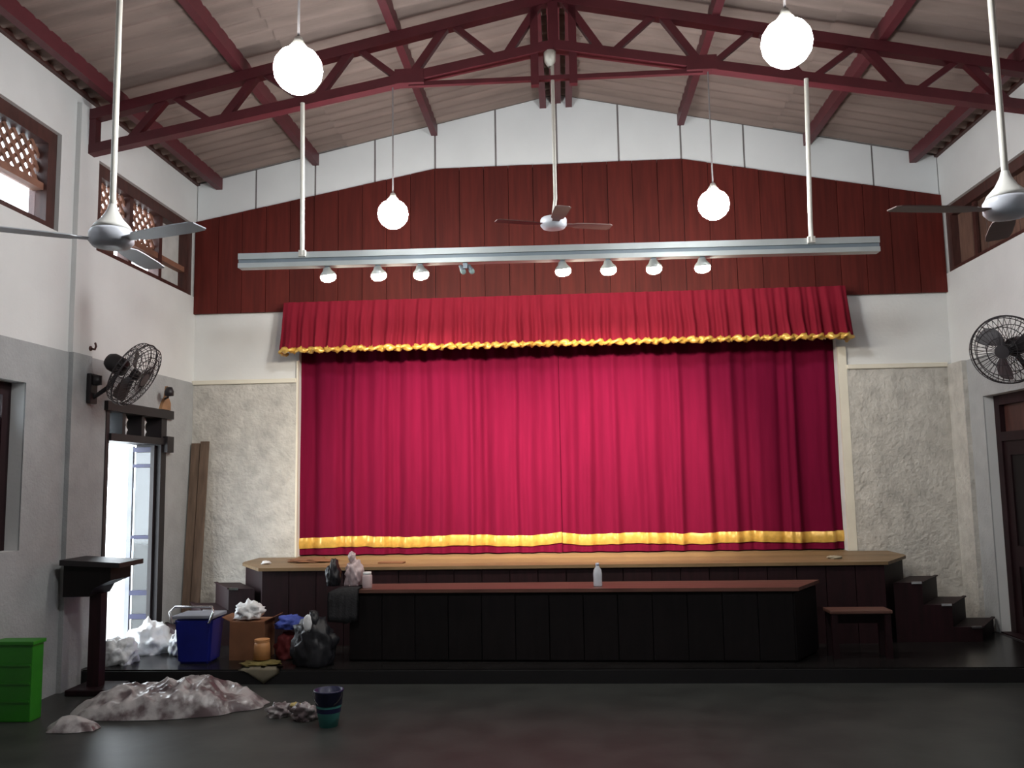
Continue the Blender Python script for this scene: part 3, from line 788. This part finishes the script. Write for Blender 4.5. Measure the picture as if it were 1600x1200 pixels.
bm = B(); tube(bm, [(-W+.04, 8.88, 2.62), (-W+.10, 8.82, 2.63), (-W+.13, 8.76, 2.66)], .012, 8); obj('stem', bm, M['iron'], wlp)
bm = B(); lathe(bm, [(0, .05), (.03, .045), (.048, .0), (.045, -.045), (0, -.05)], 16, Matrix.Translation((-W+.15, 8.74, 2.68))); obj('shade', bm, M['iron'], wlp, smooth=True)

# planks leaning in the corner
for k, (xb, xt, yb, dy, h) in enumerate(((-4.19, -4.19, 9.41, .0, 2.17), (-4.085, -4.085, 9.39, -.0, 2.19))):
    bm = B(); bar(bm, (xb, yb+.0, PZ), (xt, 9.585, h), .095, .028, (0, 1, 0)); o = obj('leaning_board', bm, M['board'])
    tag(o, ('weathered board leaning in the left corner, nearer the door', 'weathered board leaning in the left corner, nearer the stage')[k], 'board', 'boards leaning in the corner')

# ------------------------------------------------------------------ lectern near the left wall
lt = thing('lectern', 'dark wooden lectern with sloping top standing beside the open door', 'lectern', (-3.95, 7.2, 0))
bm = B(); prism_y(bm, [(-4.18, 1.06), (-3.665, 1.035), (-3.665, 1.075), (-4.18, 1.105)], 6.98, 7.38); obj('desk_top', bm, M['black'], lt)
bm = B(); prism_y(bm, [(-4.165, 1.06), (-3.76, 1.04), (-3.76, .93), (-3.90, .87), (-3.94, .80), (-4.165, .80)], 7.02, 7.35); obj('desk_box', bm, M['darkwood'], lt)
bm = B(); box(bm, -4.0, -3.90, 7.14, 7.24, .05, .81); obj('column', bm, M['maroon'], lt)
bm = B(); box(bm, -4.12, -3.74, 7.02, 7.36, 0, .05, .01); obj('base', bm, M['maroon'], lt)

# ------------------------------------------------------------------ clutter on the dais
def single(name, bm, m, label, cat, group=None, smooth=True):
    return tag(obj(name, bm, m, smooth=smooth), label, cat, group)
bm = B(); lump(bm, (-4.03, 7.70, PZ), (.165, .13, .15), 3, .35, 2.4, 4, True, .25); single('plastic_sack', bm, M['plastic'], 'white plastic sack on the dais nearest the lectern, in the doorway light', 'bag', 'white sacks at the door')
bm = B(); lump(bm, (-3.98, 8.20, PZ), (.19, .17, .19), 5, .35, 2.2, 4, True, .25); single('plastic_sack', bm, M['plastic'], 'tallest white plastic sack, middle of the heap in the doorway', 'bag', 'white sacks at the door')
bm = B(); lump(bm, (-3.64, 8.12, PZ), (.11, .11, .15), 8, .35, 2.4, 4, True, .25); single('plastic_sack', bm, M['plastic'], 'white plastic sack touching the blue bin', 'bag', 'white sacks at the door')

bb = thing('storage_bin', 'blue plastic bin with grey lid standing by the white sacks', 'bin', (-3.33, 7.78, PZ))
bm = B()
vs = [[bm.verts.new((-3.33+sx*(.145+.03*k), 7.80+sy*(.12+.025*k), PZ+.40*k)) for sx, sy in ((-1, -1), (1, -1), (1, 1), (-1, 1))] for k in (0, 1)]
bm.faces.new(vs[0]); bm.faces.new(vs[1][::-1])
for k in range(4): bm.faces.new((vs[0][k], vs[0][(k+1) % 4], vs[1][(k+1) % 4], vs[1][k]))
bmesh.ops.bevel(bm, geom=list(bm.edges), offset=.02, segments=2, affect='EDGES')
obj('tub', bm, M['blue'], bb)
bm = B(); box(bm, -3.52, -3.14, 7.64, 7.96, PZ+.395, PZ+.425, .01); obj('lid', bm, M['lid'], bb)
bm = B(); tube(bm, [(-3.47, 7.635, PZ+.36), (-3.50, 7.60, PZ+.37), (-3.53, 7.62, PZ+.46), (-3.50, 7.66, PZ+.50), (-3.16, 7.66, PZ+.50), (-3.13, 7.62, PZ+.46), (-3.16, 7.60, PZ+.37), (-3.19, 7.635, PZ+.36)], .010, 8); obj('handle', bm, M['chrome'], bb, smooth=True, label='thin bright metal handle')

cb = thing('cardboard_box', 'brown cardboard box between the blue bin and the blue bag', 'box', (-2.90, 7.95, PZ))
bm = B(); box(bm, -3.06, -2.74, 7.82, 8.10, PZ, .46); obj('carton', bm, M['card'], cb)
for s in (-1, 1):
    bm = B(); bar(bm, (-2.90+s*.155, 7.96, .46), (-2.90+s*.24, 7.96, .50), .26, .006, (0, 0, 1)); obj('flap', bm, M['card'], cb)
bm = B(); lump(bm, (-2.92, 7.93, .475), (.125, .10, .10), 12, .4, 2.0, 4, True, .3); single('white_cloth', bm, M['plastic'], 'crumpled white cloth lying on the cardboard box', 'cloth')
bm = B(); lump(bm, (-2.53, 7.92, PZ), (.13, .11, .15), 14, .35, 2.2, 4); single('red_cloth', bm, M['redcloth'], 'dark red cloth bundle under the blue bag', 'cloth')
bm = B(); lump(bm, (-2.52, 7.92, .385), (.15, .10, .075), 16, .35, 2.2, 4); single('blue_bag', bm, M['bluebag'], 'blue fabric bag lying on the dark red bundle', 'bag')
yb_ = thing('yellow_tub', 'small orange-tan tub on the olive cloth in front of the red bundle', 'tub', (-2.70, 7.70, .15))
bm = B(); lathe(bm, [(0, 0), (.075, 0), (.07, .11), (.062, .15), (.0, .15)], 20, Matrix.Translation((-2.70, 7.66, .166))); obj('pot', bm, M['tan'], yb_, smooth=True)
bm = B(); lathe(bm, [(0, .15), (.066, .15), (.066, .17), (0, .172)], 20, Matrix.Translation((-2.70, 7.66, .166))); obj('lid', bm, M['tan'], yb_)
bm = B(); lump(bm, (-2.70, 7.64, PZ), (.18, .10, .024), 18, .3, 2.5, 4); single('olive_cloth', bm, M['olive'], 'folded olive cloth beneath the orange-tan tub', 'cloth')
# cream paper hanging over the dais edge
bm = B(); g = []
for i in range(9):
    u = i/8; x = -2.82+.36*u
    hang = .125*max(0, 1-abs(u-.62)/.45)
    prof = [(7.54, PZ+.006), (PF-.006, PZ+.007), (PF-.010, PZ-.004), (PF-.012, PZ-.004-hang*.5), (PF-.014, PZ-.006-hang*.85)]
    g.append([bm.verts.new((x, yy+.004*sin(i*2), zz)) for yy, zz in prof])
for a_, b_ in zip(g, g[1:]):
    for j in range(4): bm.faces.new((a_[j], b_[j], b_[j+1], a_[j+1]))
bmesh.ops.solidify(bm, geom=list(bm.faces), thickness=.003)
single('cream_paper', bm, M['paper'], 'cream paper hanging in a point over the dais edge', 'paper')

sk = thing('black_sack', 'black plastic sack slumped against the left end of the counter', 'bag', (-2.2, 7.62, PZ))
bm = B(); lump(bm, (-2.22, 7.60, PZ), (.19, .13, .26), 21, .28, 2.0, 4, True, .2); obj('body', bm, M['sack'], sk, smooth=True)
bm = B(); lump(bm, (-2.21, 7.56, .50), (.055, .04, .10), 22, .4, 2.5, 3, False, .3); obj('tied_neck', bm, M['sack'], sk, smooth=True)
bm = B(); lump(bm, (-2.235, 7.47, .50), (.038, .02, .075), 24, .25, 2.0, 3, False, .2); single('white_scrap', bm, M['plastic'], 'small white plastic scrap on the neck of the black sack', 'scrap')

# ------------------------------------------------------------------ on the counter
bm = B(); g = []
for i in range(15):
    u = i/14; row = []
    for j in range(12):
        v = j/11
        if v < .55: p = Vector((-2.12+.28*u, 8.0-.30*(v/.55), cz+.010))
        else: p = Vector((-2.12+.28*u, 7.695-.012, cz+.008-.30*(v-.55)/.45*(1-.3*abs(u-.6))))
        if u < .5: p.z -= max(0, (-1.985-p.x))*.25; 
        p += Vector((0, -abs(.012*sin(u*14+v*3)), .004*sin(u*11)*(1 if v < .55 else 0)+(.004 if v < .55 else 0)))
        row.append(bm.verts.new(p))
    g.append(row)
for a_, b_ in zip(g, g[1:]):
    for j in range(11): bm.faces.new((a_[j], b_[j], b_[j+1], a_[j+1]))
bmesh.ops.solidify(bm, geom=list(bm.faces), thickness=.004)
single('grey_cloth', bm, M['greycloth'], 'dark grey cloth draped over the left end of the counter', 'cloth')
bm = B(); lump(bm, (-2.12, 7.88, cz+.02), (.065, .08, .155), 31, .25, 2.0, 4, True, .2); single('black_bag', bm, M['sack'], 'upright black bag on the grey cloth at the left counter end', 'bag')
cbg = thing('polythene_bag', 'puffed translucent polythene bag on the counter beside the black bag', 'bag', (-1.95, 7.85, cz))
bm = B(); lump(bm, (-1.93, 7.88, cz+.02), (.085, .08, .15), 33, .35, 1.8, 4, True, .3); obj('body', bm, M['clearbag'], cbg, smooth=True)
bm = B(); lump(bm, (-1.95, 7.88, cz+.27), (.035, .025, .05), 35, .4, 2, 3, False, .3); obj('twisted_top', bm, M['clearbag'], cbg, smooth=True)
jr = thing('plastic_jar', 'clear plastic jar on the counter right of the translucent bag', 'jar', (-1.80, 7.80, cz))
bm = B(); lathe(bm, [(0, 0), (.042, 0), (.045, .01), (.045, .11), (.036, .125), (0, .125)], 18, Matrix.Translation((-1.795, 7.82, cz))); obj('body', bm, M['clearbag'], jr, smooth=True)
bm = B(); lathe(bm, [(0, .12), (.038, .12), (.038, .145), (0, .146)], 18, Matrix.Translation((-1.795, 7.82, cz))); obj('lid', bm, M['plastic'], jr, smooth=True)
wbt = thing('water_bottle', 'small clear water bottle standing alone on the counter middle', 'bottle', (.28, 7.80, cz))
bm = B(); lathe(bm, [(0, 0), (.036, 0), (.040, .012), (.038, .06), (.040, .11), (.034, .145), (.017, .172), (.016, .185), (0, .185)], 18, Matrix.Translation((.28, 7.80, cz))); obj('body', bm, M['water'], wbt, smooth=True)
bm = B(); lathe(bm, [(0, .205), (.017, .203), (.018, .183), (0, .183)], 14, Matrix.Translation((.28, 7.80, cz))); obj('cap', bm, M['bottlecap'], wbt, smooth=True)

# ------------------------------------------------------------------ on the stage floor
bm = B(); lump(bm, (-2.68, 9.05, ZS), (.25, .14, .028), 41, .3, 2.2, 4); single('dark_cloth', bm, M['card'], 'dark brown cloth heap at the left end of the stage floor', 'cloth')
bm = B(); lump(bm, (-3.10, 8.86, ZS), (.05, .05, .022), 42, .4, 2, 3); single('white_paper', bm, M['plastic'], 'crumpled white paper at the left front corner of the stage', 'paper')
bm = B(); bar(bm, (-1.90, 8.80, ZS+.009), (-1.64, 8.78, ZS+.009), .10, .014); single('wooden_offcut', bm, M['card'], 'small flat wooden offcut lying on the stage floor', 'wood', smooth=False)
bm = B(); lump(bm, (2.64, 8.80, ZS), (.07, .07, .018), 44, .35, 2, 3); single('white_paper', bm, M['paper'], 'crumpled pale paper at the right end of the stage floor', 'paper')

# ------------------------------------------------------------------ on the hall floor
def crumpled_sheet(c, lx, ly, h, rot, seed):
    bm = B(); nx, ny = 150, 70; g = {}
    off = Vector((seed, seed*2, 0))
    for i in range(nx+1):
        for j in range(ny+1):
            u, v = 2*i/nx-1, 2*j/ny-1
            # squarish-elliptic map
            x, y = u*math.sqrt(1-v*v*.5), v*math.sqrt(1-u*u*.5)
            rr = min(1, math.hypot(x, y))
            edge = 1+.16*noise.noise(Vector((x*2.2, y*2.2, seed)))
            X, Y = x*lx*edge, y*ly*edge
            q_ = Vector((X*3.3, Y*3.6, 0))+off
            ridge = 1-2*abs(noise.noise(q_))
            ridge2 = 1-2*abs(noise.noise(q_*2.3+Vector((7, 3, 0))))
            ridge3 = 1-2*abs(noise.noise(q_*4.6+Vector((1, 9, 4))))
            z = h*(1-rr**3.0)*(.52+.30*ridge+.15*ridge2+.06*ridge3)*(.85+.3*noise.noise(Vector((X*1.3, 0, seed))))
            z = max(z, .0)+.004
            ca, sa = cos(rot), sin(rot)
            g[i, j] = bm.verts.new((c[0]+X*ca-Y*sa, c[1]+X*sa+Y*ca, z))
    for i in range(nx):
        for j in range(ny): bm.faces.new((g[i, j], g[i+1, j], g[i+1, j+1], g[i, j+1]))
    return bm
bm = crumpled_sheet((-3.06, 6.64, 0), .72, .32, .27, .16, 3.0); single('polythene_sheet', bm, M['sheetp'], 'large crumpled grey polythene sheet heaped on the floor beside the green box', 'plastic sheet')
bm = crumpled_sheet((-3.50, 6.10, 0), .19, .10, .11, .1, 9.0); single('polythene_scrap', bm, M['sheetp'], 'small crumpled grey polythene piece in front of the large sheet', 'plastic sheet')
gb = thing('green_box', 'green plastic lidded box cut off by the left picture edge', 'box', (-4.06, 6.36, 0))
gx0, gx1, gy0, gy1 = -4.245, -3.935, 6.28, 6.42
bm = B(); box(bm, gx0, gx1, gy0, gy1, 0, .55, .008); obj('body', bm, M['green'], gb)
bm = B(); box(bm, gx0-.008, gx1+.012, gy0-.012, gy1+.012, .55, .578, .006); obj('lid', bm, M['green'], gb)
for zz in (.14, .27, .40):
    bm = B(); box(bm, gx0+.01, gx1-.01, gy0-.008, gy0, zz, zz+.015); obj('rib', bm, M['green'], gb)

bk = thing('bucket', 'small teal bucket with dark navy upper half on the floor', 'bucket', (-1.69, 6.2, 0))
bm = B(); lathe(bm, [(0, 0), (.064, 0), (.090, .148), (.090, .150), (0, .06)], 24, Matrix.Translation((-1.69, 6.2, 0))); obj('lower_body', bm, M['teal'], bk, smooth=True)
bm = B(); lathe(bm, [(.088, .146), (.093, .149), (.100, .235), (.106, .24), (.106, .25), (.095, .25), (.085, .10)], 24, Matrix.Translation((-1.69, 6.2, 0))); obj('upper_body', bm, M['navy'], bk, smooth=True, label='dark navy upper half')
bm = B(); tube(bm, [(-1.69+.104*cos(a_), 6.2-.05*sin(a_)-.03, .235-.09*sin(a_)) for a_ in [pi*k/12 for k in range(13)]], .004, 6); obj('handle', bm, M['wire'], bk)
bm = B(); lump(bm, (-2.13, 6.44, 0), (.085, .06, .06), 51, .4, 2.2, 4, True, .3); single('plastic_scrap', bm, M['sheetp'], 'small grey plastic scrap on the floor, farther from the bucket', 'scrap')
bm = B(); lump(bm, (-1.91, 6.36, 0), (.09, .07, .075), 53, .4, 2.2, 4, True, .3); single('plastic_scrap', bm, M['sheetp'], 'crumpled grey plastic scrap on the floor just beside the bucket', 'scrap')
bm = B(); lump(bm, (-2.10, 6.72, 0), (.055, .035, .018), 55, .4, 2.2, 3, True, .3); single('yellow_wrapper', bm, M['wrap'], 'small yellow wrapper on the floor behind the plastic scraps', 'wrapper')
